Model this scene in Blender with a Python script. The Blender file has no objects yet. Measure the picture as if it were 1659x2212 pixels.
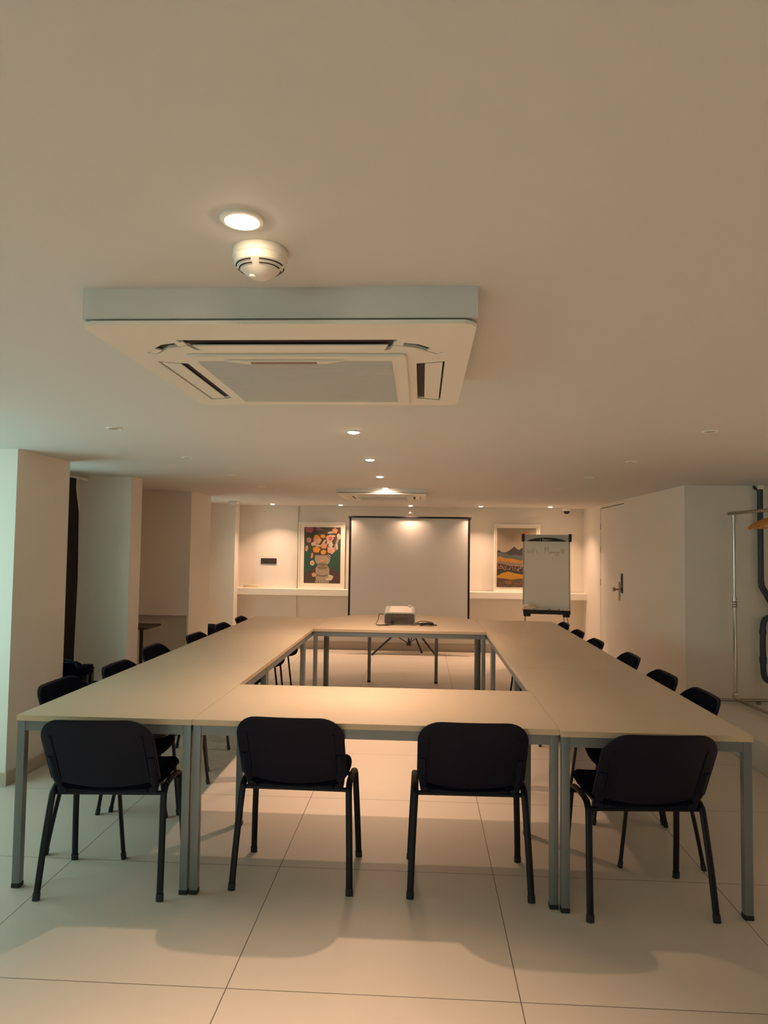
import bpy, bmesh, math, random
from mathutils import Vector, Matrix
random.seed(7)
PI = math.pi
S = bpy.context.scene
COL = S.collection
H = 2.078          # ceiling height
T = 0.74           # table height

# ------------------------------------------------------------------ materials
MATS = {}
def mat(name, col, rough=0.5, metal=0.0, noise=0.0, nscale=20.0, bump=0.0, bscale=200.0, coat=0.0, spec=None, sheen=0.0):
    if name in MATS: return MATS[name]
    m = bpy.data.materials.new(name); m.use_nodes = True
    nt = m.node_tree; b = nt.nodes['Principled BSDF']
    b.inputs['Base Color'].default_value = (*col, 1)
    b.inputs['Roughness'].default_value = rough
    b.inputs['Metallic'].default_value = metal
    if spec is not None: b.inputs['Specular IOR Level'].default_value = spec
    if coat: b.inputs['Coat Weight'].default_value = coat
    if sheen: b.inputs['Sheen Weight'].default_value = sheen
    tc = nt.nodes.new('ShaderNodeTexCoord')
    if noise:
        n = nt.nodes.new('ShaderNodeTexNoise'); n.inputs['Scale'].default_value = nscale; n.inputs['Detail'].default_value = 4
        nt.links.new(tc.outputs['Object'], n.inputs['Vector'])
        mx = nt.nodes.new('ShaderNodeMixRGB'); mx.blend_type = 'MIX'
        mx.inputs[1].default_value = (*[c*(1-noise) for c in col], 1)
        mx.inputs[2].default_value = (*[min(1, c*(1+noise)) for c in col], 1)
        nt.links.new(n.outputs['Fac'], mx.inputs[0]); nt.links.new(mx.outputs[0], b.inputs['Base Color'])
    if bump:
        n = nt.nodes.new('ShaderNodeTexNoise'); n.inputs['Scale'].default_value = bscale; n.inputs['Detail'].default_value = 3
        nt.links.new(tc.outputs['Object'], n.inputs['Vector'])
        bp = nt.nodes.new('ShaderNodeBump'); bp.inputs['Strength'].default_value = bump; bp.inputs['Distance'].default_value = 0.002
        nt.links.new(n.outputs['Fac'], bp.inputs['Height']); nt.links.new(bp.outputs[0], b.inputs['Normal'])
    MATS[name] = m
    return m
def emit(name, col, strength):
    m = bpy.data.materials.new(name); m.use_nodes = True; nt = m.node_tree
    nt.nodes.remove(nt.nodes['Principled BSDF'])
    e = nt.nodes.new('ShaderNodeEmission'); e.inputs[0].default_value = (*col, 1); e.inputs[1].default_value = strength
    nt.links.new(e.outputs[0], nt.nodes['Material Output'].inputs[0]); MATS[name] = m
    return m

WALL = mat('wall_paint', (.79, .745, .675), .75, noise=.012, nscale=3, bump=.12, bscale=90)
CEIL = mat('ceiling_paint', (.635, .635, .615), .8, bump=.08, bscale=60)
PLAT = mat('painted_platform', (.66, .64, .59), .6, noise=.03, nscale=6, bump=.1)
SKIRT = mat('skirting_tile', (.50, .42, .33), .45, noise=.05, nscale=15)
SHELF = mat('white_shelf_paint', (.82, .79, .71), .5)
DOORP = mat('door_paint', (.78, .755, .705), .5)
GAP = mat('dark_gap', (.05, .035, .025), .9)
TOP = mat('maple_laminate', (.66, .555, .42), .46, noise=.02, nscale=8, bump=.03, bscale=400)
EDGE = mat('table_edge_band', (.62, .49, .33), .45, noise=.05, nscale=30)
STEEL = mat('grey_powder_coat', (.20, .225, .235), .38, metal=.35, bump=.03)
RUBBER = mat('black_rubber', (.012, .012, .014), .6)
CFRAME = mat('chair_black_steel', (.005, .006, .011), .42, spec=.3)
CSHELL = mat('chair_black_plastic', (.0045, .005, .016), .55, bump=.1, bscale=500, spec=.22)
CFAB = mat('chair_black_fabric', (.003, .0035, .010), .95, bump=.3, bscale=900, spec=.05)
WPLAS = mat('white_plastic', (.80, .76, .68), .42)
WPLAS2 = mat('ivory_grille', (.60, .60, .57), .6)
DARKV = mat('vent_dark', (.03, .02, .022), .7)
GREYP = mat('projector_grey', (.095, .088, .082), .5)
SILV = mat('silver_plastic', (.50, .53, .50), .4)
CHROME = mat('chrome', (.62, .58, .52), .18, metal=1)
CHROME2 = mat('dull_chrome', (.42, .36, .30), .3, metal=1)
BRASS = mat('brushed_brass_steel', (.42, .33, .22), .35, metal=.9)
BLACKP = mat('black_plastic', (.012, .01, .014), .4)
SCREENF = mat('screen_fabric', (.74, .73, .70), .42, bump=.03, bscale=300)
WBOARD = mat('whiteboard', (.93, .93, .87), .18)
PIPE = mat('pipe_dark_grey', (.035, .045, .06), .45)
WOOD = mat('hanger_wood', (.55, .23, .055), .4, noise=.2, nscale=25)
CURT = mat('curtain_brown', (.035, .022, .022), .9, bump=.3, bscale=300)
CABLEW = mat('cream_cable', (.75, .66, .47), .5)
CABLEK = mat('black_cable', (.015, .012, .012), .5)
PAPER = mat('crumpled_cloth', (.80, .70, .56), .9)
INK = mat('marker_ink', (.28, .24, .19), .7)
DWOOD = mat('dark_brown_board', (.045, .028, .022), .6)
def floor_mat():
    m = bpy.data.materials.new('floor_tiles'); m.use_nodes = True; nt = m.node_tree; b = nt.nodes['Principled BSDF']
    tc = nt.nodes.new('ShaderNodeTexCoord'); sp = nt.nodes.new('ShaderNodeSeparateXYZ'); nt.links.new(tc.outputs['Object'], sp.inputs[0])
    def M(op, a, b2=None):
        n = nt.nodes.new('ShaderNodeMath'); n.operation = op
        for i, v in enumerate((a, b2)):
            if v is None: continue
            if isinstance(v, (int, float)): n.inputs[i].default_value = v
            else: nt.links.new(v, n.inputs[i])
        return n.outputs[0]
    def line(sock, off, size):
        a = M('DIVIDE', M('SUBTRACT', sock, off), size)
        fr = M('FRACT', M('ADD', a, 40.5)); d = M('ABSOLUTE', M('SUBTRACT', fr, .5))
        return M('LESS_THAN', M('MULTIPLY', d, size), .0016)
    g = M('MAXIMUM', line(sp.outputs[0], .3378, .9876), line(sp.outputs[1], -.6098, .9129))
    cx = M('FLOOR', M('DIVIDE', M('SUBTRACT', sp.outputs[0], .3378), .9876)); cy = M('FLOOR', M('DIVIDE', M('SUBTRACT', sp.outputs[1], -.6098), .9129))
    cmb = nt.nodes.new('ShaderNodeCombineXYZ'); nt.links.new(cx, cmb.inputs[0]); nt.links.new(cy, cmb.inputs[1])
    wn = nt.nodes.new('ShaderNodeTexWhiteNoise'); nt.links.new(cmb.outputs[0], wn.inputs['Vector'])
    no = nt.nodes.new('ShaderNodeTexNoise'); no.inputs['Scale'].default_value = 2.2; no.inputs['Detail'].default_value = 5
    nt.links.new(tc.outputs['Object'], no.inputs['Vector'])
    f = M('ADD', M('MULTIPLY', wn.outputs['Value'], .35), M('MULTIPLY', no.outputs['Fac'], .65))
    c1 = nt.nodes.new('ShaderNodeMixRGB'); c1.inputs[1].default_value = (.63, .565, .485, 1); c1.inputs[2].default_value = (.69, .625, .545, 1)
    nt.links.new(f, c1.inputs[0])
    c2 = nt.nodes.new('ShaderNodeMixRGB'); nt.links.new(g, c2.inputs[0]); nt.links.new(c1.outputs[0], c2.inputs[1]); c2.inputs[2].default_value = (.10, .075, .055, 1)
    nt.links.new(c2.outputs[0], b.inputs['Base Color'])
    b.inputs['Roughness'].default_value = .42
    bp = nt.nodes.new('ShaderNodeBump'); bp.invert = True; bp.inputs['Strength'].default_value = .4; bp.inputs['Distance'].default_value = .001
    nt.links.new(g, bp.inputs['Height']); nt.links.new(bp.outputs[0], b.inputs['Normal'])
    return m
FLOOR = floor_mat()
def glass_mat():
    m = bpy.data.materials.new('window_glass'); m.use_nodes = True; nt = m.node_tree
    nt.nodes.remove(nt.nodes['Principled BSDF'])
    t = nt.nodes.new('ShaderNodeBsdfTransparent'); t.inputs[0].default_value = (.93, .97, .96, 1)
    g = nt.nodes.new('ShaderNodeBsdfGlossy'); g.inputs['Roughness'].default_value = .02
    mx = nt.nodes.new('ShaderNodeMixShader'); mx.inputs[0].default_value = .06
    nt.links.new(t.outputs[0], mx.inputs[1]); nt.links.new(g.outputs[0], mx.inputs[2]); nt.links.new(mx.outputs[0], nt.nodes['Material Output'].inputs[0])
    return m
GLASS = glass_mat()

# ------------------------------------------------------------------ helpers
def tag(o, label=None, cat=None, group=None, kind=None):
    if label: o['label'] = label
    if cat: o['category'] = cat
    if group: o['group'] = group
    if kind: o['kind'] = kind
    return o
def obj(name, bm, mats, parent=None, smooth=False, loc=None, recalc=True):
    me = bpy.data.meshes.new(name)
    if recalc: bmesh.ops.recalc_face_normals(bm, faces=bm.faces)
    bm.to_mesh(me); bm.free()
    for m in (mats if isinstance(mats, (list, tuple)) else [mats]): me.materials.append(m)
    if smooth:
        for p in me.polygons: p.use_smooth = True
        try: me.set_sharp_from_angle(angle=math.radians(38))
        except Exception: pass
    o = bpy.data.objects.new(name, me); COL.objects.link(o)
    if parent: o.parent = parent
    if loc: o.location = loc
    return o
def empty(name, loc, label, cat, group=None, rz=0.0):
    o = bpy.data.objects.new(name, None); COL.objects.link(o); o.empty_display_size = .05
    o.location = loc; o.rotation_euler = (0, 0, rz)
    return tag(o, label, cat, group)
def box(bm, x0, x1, y0, y1, z0, z1, bev=0.0, seg=2, mi=0, M=None):
    vs = [bm.verts.new((x, y, z)) for x in (x0, x1) for y in (y0, y1) for z in (z0, z1)]
    idx = [(0, 1, 3, 2), (4, 6, 7, 5), (0, 4, 5, 1), (2, 3, 7, 6), (0, 2, 6, 4), (1, 5, 7, 3)]
    fs = [bm.faces.new([vs[i] for i in f]) for f in idx]
    for f in fs: f.material_index = mi
    if M is not None:
        for v in vs: v.co = M @ v.co
    if bev:
        es = list({e for f in fs for e in f.edges})
        bmesh.ops.bevel(bm, geom=es, offset=bev, segments=seg, affect='EDGES', profile=.6)
    return fs
def BX(*a, **k):
    bm = bmesh.new(); box(bm, *a, **k); return bm
def tube(bm, pts, a, b=None, n=10, side=None, mi=0, cap=True, closed=False):
    """sweep an ellipse (a along 'side', b across) along pts"""
    b = b or a; P = [Vector(p) for p in pts]; rings = []
    N = len(P); prev = None
    for i, p in enumerate(P):
        if closed: t = (P[(i+1) % N]-P[i-1])
        else: t = (P[min(i+1, N-1)]-P[max(i-1, 0)])
        t.normalize()
        if side is not None: s = Vector(side)
        elif prev is not None: s = prev
        else: s = Vector((0, 0, 1)) if abs(t.z) < .9 else Vector((1, 0, 0))
        s = (s - t*s.dot(t)).normalized(); prev = s
        u = t.cross(s)
        rings.append([bm.verts.new(p + s*(a*math.cos(2*PI*k/n)) + u*(b*math.sin(2*PI*k/n))) for k in range(n)])
    rng = range(N if closed else N-1)
    for i in rng:
        r0, r1 = rings[i], rings[(i+1) % N]
        for k in range(n):
            f = bm.faces.new((r0[k], r0[(k+1) % n], r1[(k+1) % n], r1[k])); f.material_index = mi
    if cap and not closed:
        for r in (rings[0], rings[-1]):
            f = bm.faces.new(r); f.material_index = mi
def smoothpath(pts, n=6):
    """Catmull-Rom through pts"""
    P = [Vector(p) for p in pts]; out = []
    for i in range(len(P)-1):
        p0, p1, p2, p3 = P[max(i-1, 0)], P[i], P[i+1], P[min(i+2, len(P)-1)]
        for k in range(n):
            t = k/n
            out.append(.5*((2*p1)+(-p0+p2)*t+(2*p0-5*p1+4*p2-p3)*t*t+(-p0+3*p1-3*p2+p3)*t**3))
    out.append(P[-1]); return out
def cyl(bm, c, r, h, n=24, mi=0, axis='z', r2=None):
    """cylinder from c upwards by h along axis"""
    r2 = r if r2 is None else r2; c = Vector(c)
    ax = {'x': Vector((1, 0, 0)), 'y': Vector((0, 1, 0)), 'z': Vector((0, 0, 1))}[axis]
    u = Vector((0, 1, 0)) if axis == 'x' else Vector((1, 0, 0)); w = ax.cross(u)
    A = [bm.verts.new(c+u*(r*math.cos(2*PI*k/n))+w*(r*math.sin(2*PI*k/n))) for k in range(n)]
    B = [bm.verts.new(c+ax*h+u*(r2*math.cos(2*PI*k/n))+w*(r2*math.sin(2*PI*k/n))) for k in range(n)]
    for k in range(n):
        f = bm.faces.new((A[k], A[(k+1) % n], B[(k+1) % n], B[k])); f.material_index = mi
    for r_ in (A, B):
        f = bm.faces.new(r_); f.material_index = mi
def lathe(bm, prof, c=(0, 0, 0), n=32, mi=0):
    c = Vector(c); rings = []
    for r, z in prof:
        if r < 1e-6: rings.append([bm.verts.new(c+Vector((0, 0, z)))])
        else: rings.append([bm.verts.new(c+Vector((r*math.cos(2*PI*k/n), r*math.sin(2*PI*k/n), z))) for k in range(n)])
    for a, b in zip(rings, rings[1:]):
        for k in range(n):
            if len(a) == 1 and len(b) == 1: continue
            if len(a) == 1: f = bm.faces.new((a[0], b[k], b[(k+1) % n]))
            elif len(b) == 1: f = bm.faces.new((a[k], a[(k+1) % n], b[0]))
            else: f = bm.faces.new((a[k], a[(k+1) % n], b[(k+1) % n], b[k]))
            f.material_index = mi
def prism(bm, poly, d, M=None, mi=0, bev=0):
    """poly in local xy, extruded by d along local z"""
    A = [bm.verts.new((x, y, 0)) for x, y in poly]; B = [bm.verts.new((x, y, d)) for x, y in poly]
    n = len(poly); fs = [bm.faces.new(A[::-1]), bm.faces.new(B)]
    for k in range(n): fs.append(bm.faces.new((A[k], A[(k+1) % n], B[(k+1) % n], B[k])))
    for f in fs: f.material_index = mi
    if M is not None:
        for v in A+B: v.co = M @ v.co
    if bev:
        es = list(set(fs[0].edges) | set(fs[1].edges))
        bmesh.ops.bevel(bm, geom=es, offset=bev, segments=2, affect='EDGES')
def rrect(x0, x1, y0, y1, r, n=6):
    out = []
    for cx, cy, a0 in ((x1-r, y1-r, 0), (x0+r, y1-r, 90), (x0+r, y0+r, 180), (x1-r, y0+r, 270)):
        for k in range(n+1):
            a = math.radians(a0+90*k/n); out.append((cx+r*math.cos(a), cy+r*math.sin(a)))
    return out
def copy_tree(o, parent=None):
    c = o.copy(); COL.objects.link(c)
    if parent: c.parent = parent
    for ch in list(o.children): copy_tree(ch, c)
    return c
def text_mesh(body, size, extrude=.0004):
    cu = bpy.data.curves.new('t', 'FONT'); cu.body = body; cu.size = size; cu.extrude = extrude; cu.align_x = 'CENTER'; cu.resolution_u = 4
    o = bpy.data.objects.new('t', cu); COL.objects.link(o)
    dg = bpy.context.evaluated_depsgraph_get(); me = bpy.data.meshes.new_from_object(o.evaluated_get(dg))
    bpy.data.objects.remove(o); bpy.data.curves.remove(cu)
    return me
def cut(o, cutters):
    """boolean the cutters (list of bmesh) out of o and bake"""
    tmp = []
    bpy.context.view_layer.update()
    for c in cutters:
        me = bpy.data.meshes.new('c'); bmesh.ops.recalc_face_normals(c, faces=c.faces); c.to_mesh(me); c.free()
        k = bpy.data.objects.new('c', me); COL.objects.link(k); k.matrix_world = o.matrix_world; tmp.append(k)
        md = o.modifiers.new('b', 'BOOLEAN'); md.operation = 'DIFFERENCE'; md.solver = 'EXACT'; md.object = k
    dg = bpy.context.evaluated_depsgraph_get(); dg.update()
    me = bpy.data.meshes.new_from_object(o.evaluated_get(dg))
    o.modifiers.clear(); o.data = me
    for k in tmp: bpy.data.objects.remove(k)

# ------------------------------------------------------------------ room shell
def struct(name, bm, m, parent=None, label=None):
    o = obj(name, bm, m, parent)
    if not parent: o['kind'] = 'structure'
    if label: o['label'] = label
    return o
XL, XR = -2.35, 4.8
YN, YB = -5.2, 7.27
struct('floor', BX(XL-.2, XR+.2, YN-.2, YB+.2, -.1, 0), FLOOR)
struct('ceiling', BX(XL-.2, XR+.2, YN-.2, YB+.2, H, H+.1), CEIL)
struct('floor_platform', BX(3.315, XR, -2.0, 3.34, 0, .2, bev=.004), PLAT)
bm = bmesh.new(); FW = (-1.9, .5, .90, 1.80)
box(bm, XL-.2, FW[0], YN-.15, YN, 0, H); box(bm, FW[1], XR+.2, YN-.15, YN, 0, H); box(bm, FW[0], FW[1], YN-.15, YN, 0, FW[2]); box(bm, FW[0], FW[1], YN-.15, YN, FW[3], H)
struct('wall_front', bm, WALL)
struct('wall_right', BX(XR, XR+.15, YN, 3.4, 0, H), WALL)
struct('wall_right_recess', BX(3.3, XR+.15, 3.34, 3.5, 0, H), WALL)
bm = bmesh.new()                                     # right wall around the door
DY0, DY1, DZ = 5.21, 6.285, 2.036
box(bm, 3.3, 3.45, 3.5, DY0, 0, H); box(bm, 3.3, 3.45, DY1, YB+.15, 0, H); box(bm, 3.3, 3.45, DY0, DY1, DZ, H)
struct('wall_right_far', bm, WALL)
struct('trim_door_rebate', BX(3.335, 3.36, DY0, DY1, 0, DZ), GAP)
d = struct('door_1', BX(3.302, 3.333, DY0+.005, DY1-.009, .006, DZ-.009, bev=.002), DOORP, label='cream flush door level with the right wall')
for hz in (1.80, 1.50, 1.08):
    bm = bmesh.new(); cyl(bm, (3.300, DY1-.006, hz-.04), .006, .08, n=10); obj('hinge', bm, CHROME2, d)
bm = bmesh.new(); box(bm, 3.292, 3.303, 5.275, 5.33, 1.0, 1.225, bev=.003); box(bm, 3.288, 3.293, 5.29, 5.315, 1.10, 1.19, bev=.002); box(bm, 3.286, 3.293, 5.29, 5.315, 1.02, 1.06, bev=.002)
l = obj('lock_plate', bm, BLACKP, d); l['label'] = 'black electronic lock plate'
bm = bmesh.new(); box(bm, 3.288, 3.303, 5.385, 5.425, .905, 1.125, bev=.006); hp = obj('handle_plate', bm, BRASS, d); hp['label'] = 'metal long handle plate'
bm = bmesh.new(); tube(bm, [(3.29, 5.405, 1.035), (3.245, 5.405, 1.035)], .010, n=12)
bmk = bm; cyl(bmk, (3.222, 5.405, 1.035), .024, .024, axis='x', n=20)
obj('door_knob', bmk, BRASS, hp, smooth=True)

# left side: near wall with a window, pillars and bays
def wall_x(name, x0, x1, y0, y1, win=None):
    bm = bmesh.new()
    if win:
        a, b, c, e = win
        box(bm, x0, x1, y0, a, 0, H); box(bm, x0, x1, b, y1, 0, H); box(bm, x0, x1, a, b, 0, c); box(bm, x0, x1, a, b, e, H)
    else: box(bm, x0, x1, y0, y1, 0, H)
    return struct(name, bm, WALL)
WINS = [(XL, -.90, 1.08, .45, 1.90), (-2.0, 1.93, 2.40, .25, 1.95), (-2.1, 5.62, 6.22, .75, 1.60)]
wall_x('wall_left', XL-.15, XL, YN, 1.24, WINS[0][1:])
wall_x('wall_left_pillar_1', XL-.15, -1.555, 1.24, 1.90)
wall_x('wall_left_bay_1', -2.15, -2.0, 1.90, 2.96, WINS[1][1:])
wall_x('wall_left_pillar_2', -2.15, -1.545, 2.96, 3.20)
wall_x('wall_left_bay_2', -2.3, -2.15, 3.20, 4.6)
bm = bmesh.new(); box(bm, -2.3, -1.575, 4.78, 4.95, 0, .715); box(bm, -2.3, -2.15, 4.60, 4.78, 0, .715); box(bm, -1.575, -1.555, 4.60, 4.95, 0, .715); box(bm, -2.3, -1.555, 4.60, 4.95, .715, H); box(bm, -2.3, -1.562, 4.95, 5.34, 0, H)
struct('wall_left_pillar_3', bm, WALL)
wall_x('wall_left_bay_3', -2.25, -2.1, 5.34, 6.86, WINS[2][1:])
bm = bmesh.new(); box(bm, -2.25, -1.665, 6.86, 7.06, 0, H); box(bm, -2.25, -1.695, 7.06, YB+.1, 0, H)
struct('wall_left_pillar_4', bm, WALL)
for i, (x, a, b, c, e) in enumerate(WINS):
    w = empty('window_%d' % (i+1), (x, (a+b)/2, c), None, None); w['kind'] = 'structure'
    bm = bmesh.new(); hy = (b-a)/2; hz = e-c
    xm = -.09
    box(bm, xm-.02, xm+.02, -hy, -hy+.05, 0, hz); box(bm, xm-.02, xm+.02, hy-.05, hy, 0, hz)
    box(bm, xm-.02, xm+.02, -hy, hy, 0, .05); box(bm, xm-.02, xm+.02, -hy, hy, hz-.05, hz)
    if i == 0: box(bm, xm-.02, xm+.02, -.03, .03, 0, hz)
    obj('window_frame', bm, WPLAS, w)
    obj('window_pane', BX(xm-.003, xm+.003, -hy+.05, hy-.05, .05, hz-.05), GLASS, w)
    L = bpy.data.lights.new('daylight_portal', 'AREA'); L.shape = 'RECTANGLE'; L.size = hz; L.size_y = 2*hy
    L.cycles.is_portal = True
    lo = bpy.data.objects.new('daylight_portal', L); COL.objects.link(lo); lo.parent = w
    lo.location = (-.16, 0, hz/2); lo.rotation_euler = (0, -PI/2, 0)

w = empty('window_4', ((FW[0]+FW[1])/2, YN-.09, FW[2]), None, None); w['kind'] = 'structure'
hx = (FW[1]-FW[0])/2; hz = FW[3]-FW[2]
bm = bmesh.new()
for a in ((-hx, -hx+.05, 0, hz), (hx-.05, hx, 0, hz), (-hx, hx, 0, .05), (-hx, hx, hz-.05, hz)): box(bm, a[0], a[1], -.02, .02, a[2], a[3])
obj('window_frame', bm, WPLAS, w); obj('window_pane', BX(-hx+.05, hx-.05, -.003, .003, .05, hz-.05), GLASS, w)
L = bpy.data.lights.new('daylight_portal', 'AREA'); L.shape = 'RECTANGLE'; L.size = 2*hx; L.size_y = hz; L.cycles.is_portal = True
lo = bpy.data.objects.new('daylight_portal', L); COL.objects.link(lo); lo.parent = w; lo.location = (0, -.07, hz/2); lo.rotation_euler = (PI/2, 0, 0)
# back wall, with a slightly proud left panel
bm = bmesh.new(); box(bm, -2.3, 3.5, YB, YB+.15, 0, H); box(bm, -1.70, -.835, YB-.03, YB, 0, H)
struct('wall_back', bm, WALL)
# skirtings
struct('baseboard_back', BX(-.835, 3.3, YB-.012, YB, 0, .11), SKIRT)
struct('baseboard_back_left', BX(-1.70, -.835, YB-.042, YB-.03, 0, .11), SKIRT)
for nm, a in (('baseboard_left_1', (-1.555, -1.543, 1.228, 1.90)), ('baseboard_left_2', (XL, -1.555, 1.228, 1.24)), ('baseboard_left_3', (-1.545, -1.533, 2.948, 3.20)),
              ('baseboard_left_4', (-2.0, -1.545, 2.948, 2.96)), ('baseboard_left_5', (-1.555, -1.543, 4.588, 4.95)), ('baseboard_left_6', (-1.665, -1.653, 6.848, 7.06)),
              ('baseboard_right', (3.288, 3.3, DY1+.01, YB)), ('baseboard_right_near', (3.288, 3.3, 3.34, DY0-.01))):
    struct(nm, BX(*a, 0, .08, bev=.002), SKIRT)
# long white shelf across the back wall
sh = obj('wall_shelf', BX(-1.70, 3.3, 7.05, YB-.0305, .784, .874, bev=.002), SHELF)
tag(sh, 'long thick white shelf running along the far wall behind the screen', 'shelf')

# ------------------------------------------------------------------ downlights
LAMPCOL = (1.0, .615, .40)
BULB = emit('lit_bulb', (1.0, .72, .48), 90.0)
def make_downlight(lit):
    r = empty('ceiling_downlight', (0, 0, H), 'x', 'downlight')
    bm = bmesh.new(); lathe(bm, [(.027, .0), (.0275, -.004), (.031, -.006), (.037, -.005), (.0395, -.002), (.0395, 0)], n=36)
    obj('trim_ring', bm, WPLAS, r, smooth=True)
    bm = bmesh.new(); lathe(bm, [(.0272, -.0005), (.0262, -.0055), (.0225, -.0092), (.012, -.0115), (0, -.0120)] if lit else [(.0272, -.0005), (.0272, -.002), (.02, -.0015), (0, -.001)], n=28)
    obj('bulb', bm, BULB if lit else mat('unlit_lens', (.22, .21, .19), .35), r, smooth=True)
    if lit:
        L = bpy.data.lights.new('lamp', 'AREA'); L.shape = 'DISK'; L.size = .040; L.energy = 22; L.color = LAMPCOL; L.spread = math.radians(84)
        lo = bpy.data.objects.new('lamp', L); COL.objects.link(lo); lo.parent = r; lo.location = (0, 0, -.0128)
        lo.visible_camera = True
    return r
lit0 = make_downlight(True); off0 = make_downlight(False)
LIT = [(.655, -1.823, 'large bright downlight just in front of the smoke detector, nearest the camera'),
       (.63, .50, 'lit downlight over the tables, first one behind the near air conditioner'),
       (.63, 1.63, 'lit downlight over the table opening, second one behind the near air conditioner'),
       (.63, 2.76, 'lit downlight third in line behind the near air conditioner'),
       (.615, 3.925, 'lit downlight right against the box of the far air conditioner, glare on the box'),
       (-1.12, 6.78, 'lit downlight by the far wall above the black wall plate'),
       (-.16, 6.80, 'lit downlight by the far wall above the flower picture'),
       (.82, 6.80, 'lit downlight directly above the projection screen pole'),
       (1.79, 6.78, 'lit downlight by the far wall just right of the projection screen'),
       (2.74, 6.77, 'lit downlight by the far wall above the flip chart near the dome camera')]
OFF = [(-.577, .43, 'unlit downlight on the left, nearest of its row, above the first left chairs'),
       (-.595, 1.60, 'unlit downlight second from the near end of the left row'),
       (-.60, 2.74, 'unlit downlight in the middle of the left row'),
       (-.615, 3.90, 'unlit downlight fourth from the near end of the left row'),
       (-.62, 5.08, 'unlit downlight at the far end of the left row'),
       (2.372, .44, 'unlit downlight on the right, nearest of its row, toward the clothes rack'),
       (2.35, 1.655, 'unlit downlight second from the near end of the right row'),
       (2.32, 2.72, 'unlit downlight in the middle of the right row'),
       (2.305, 3.86, 'unlit downlight fourth from the near end of the right row'),
       (2.30, 5.16, 'unlit downlight at the far end of the right row')]
for src, lst, g in ((lit0, LIT, 'lit ceiling downlights'), (off0, OFF, 'unlit ceiling downlights')):
    for i, (x, y, lb) in enumerate(lst):
        o = src if i == 0 else copy_tree(src)
        o.location = (x, y, H); tag(o, lb, 'downlight', g)
        if src is lit0 and y != -1.823:
            for k in o.children:
                if k.type == 'LIGHT': k.data = k.data.copy(); k.data.energy = (4.5 if x == .82 else 8.5) if y > 6 else (6.8 if y < 2 else 10.5); k.data.spread = math.radians(112 if y > 6 else (165 if 3.9 < y < 4 else 94))
# added lamp out of view above the platform, brightens the right recess by bounce
for (x, y, lb) in ((4.25, -.3, 'added fill lamp over the raised platform, outside the right edge of view'),):
    o = copy_tree(lit0); o.location = (x, y, H); tag(o, lb, 'downlight', 'lit ceiling downlights')

# ------------------------------------------------------------------ air conditioners
def make_ac():
    r = empty('air_conditioner', (0, 0, H), 'x', 'air conditioner')
    zb = -.085; zt = -.076
    bm = bmesh.new(); prism(bm, rrect(-.475, .475, -.475, .475, .03, 5), zt-zb, Matrix.Translation((0, 0, zb)), bev=.003)
    p = obj('front_panel', bm, WPLAS, r)
    cs = []; D = .05
    # outlets on three sides, short curved outlets at the corners
    c = bmesh.new(); prism(c, [(-.285, -.347), (.285, -.347), (.262, -.258), (.235, -.243), (-.235, -.243), (-.262, -.258)], D, Matrix.Translation((0, 0, zb-.01))); cs.append(c)
    for sx in (-1, 1):
        P = [(.330, -.115), (.410, -.140), (.410, .385), (.330, .360)]
        c = bmesh.new(); prism(c, [(sx*x, y) for x, y in P], D, Matrix.Translation((0, 0, zb-.01))); cs.append(c)
        P = [(.272, -.330), (.338, -.305), (.405, -.232), (.385, -.212), (.328, -.272), (.270, -.296)]
        c = bmesh.new(); prism(c, [(sx*x, y) for x, y in P], D, Matrix.Translation((0, 0, zb-.01))); cs.append(c)
    cut(p, cs)
    obj('gap_shade', BX(-.452, .452, -.452, .452, zt-.0004, zt+.0062), DARKV, r)  # dark sheet standing in for shade in the panel gap and outlets
    bm = bmesh.new()
    prism(bm, [(-.258, .051), (.258, .051), (.245, .090), (.225, .099), (-.225, .099), (-.245, .090)], .003, Matrix.Translation((0, -.347, zb+.004)) @ Matrix.Rotation(math.radians(-4), 4, 'X'))
    obj('air_flap', bm, WPLAS, r)
    for sx in (-1, 1):
        bm = bmesh.new(); prism(bm, [(sx*x, y) for x, y in ((.354, -.108), (.404, -.125), (.404, .372), (.354, .355))], .003, Matrix.Translation((0, 0, zb+.001)))
        obj('air_flap', bm, WPLAS, r)
        bm = bmesh.new(); prism(bm, [(sx*x, y) for x, y in ((.274, -.327), (.300, -.318), (.297, -.288), (.272, -.297))], .004, Matrix.Translation((0, 0, zb+.001)))
        obj('corner_vane', bm, WPLAS, r); bm = bmesh.new()
        prism(bm, [(sx*x, y) for x, y in ((.372, -.266), (.402, -.232), (.386, -.215), (.358, -.246))], .004, Matrix.Translation((0, 0, zb+.001)))
        obj('corner_vane', bm, WPLAS, r)
    # intake grille assembly, a little lower than the panel
    bm = bmesh.new(); prism(bm, rrect(-.305, .305, -.222, .435, .02, 4), .009, Matrix.Translation((0, 0, zb-.008)), bev=.003)
    gf = obj('grille_frame', bm, WPLAS, r)
    bm = bmesh.new()
    box(bm, -.282, .262, -.172, .368, zb-.0092, zb-.0078)
    N = 60
    for i in range(N):
        y = -.170+i*(.536/N); box(bm, -.282, .262, y, y+.0042, zb-.0118, zb-.0092)
    obj('intake_grille', bm, WPLAS2, gf)
    bm = bmesh.new(); prism(bm, [(-.20, -.190), (.135, -.190), (.08, -.162), (-.145, -.162)], .005, Matrix.Translation((0, 0, zb-.0135)), bev=.001)
    sp = obj('sensor_strip', bm, WPLAS, gf)
    obj('sensor_window', BX(-.130, .055, -.184, -.168, zb-.0144, zb-.0134), mat('smoked_sensor', (.13, .075, .04), .3), sp)
    return r
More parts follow.
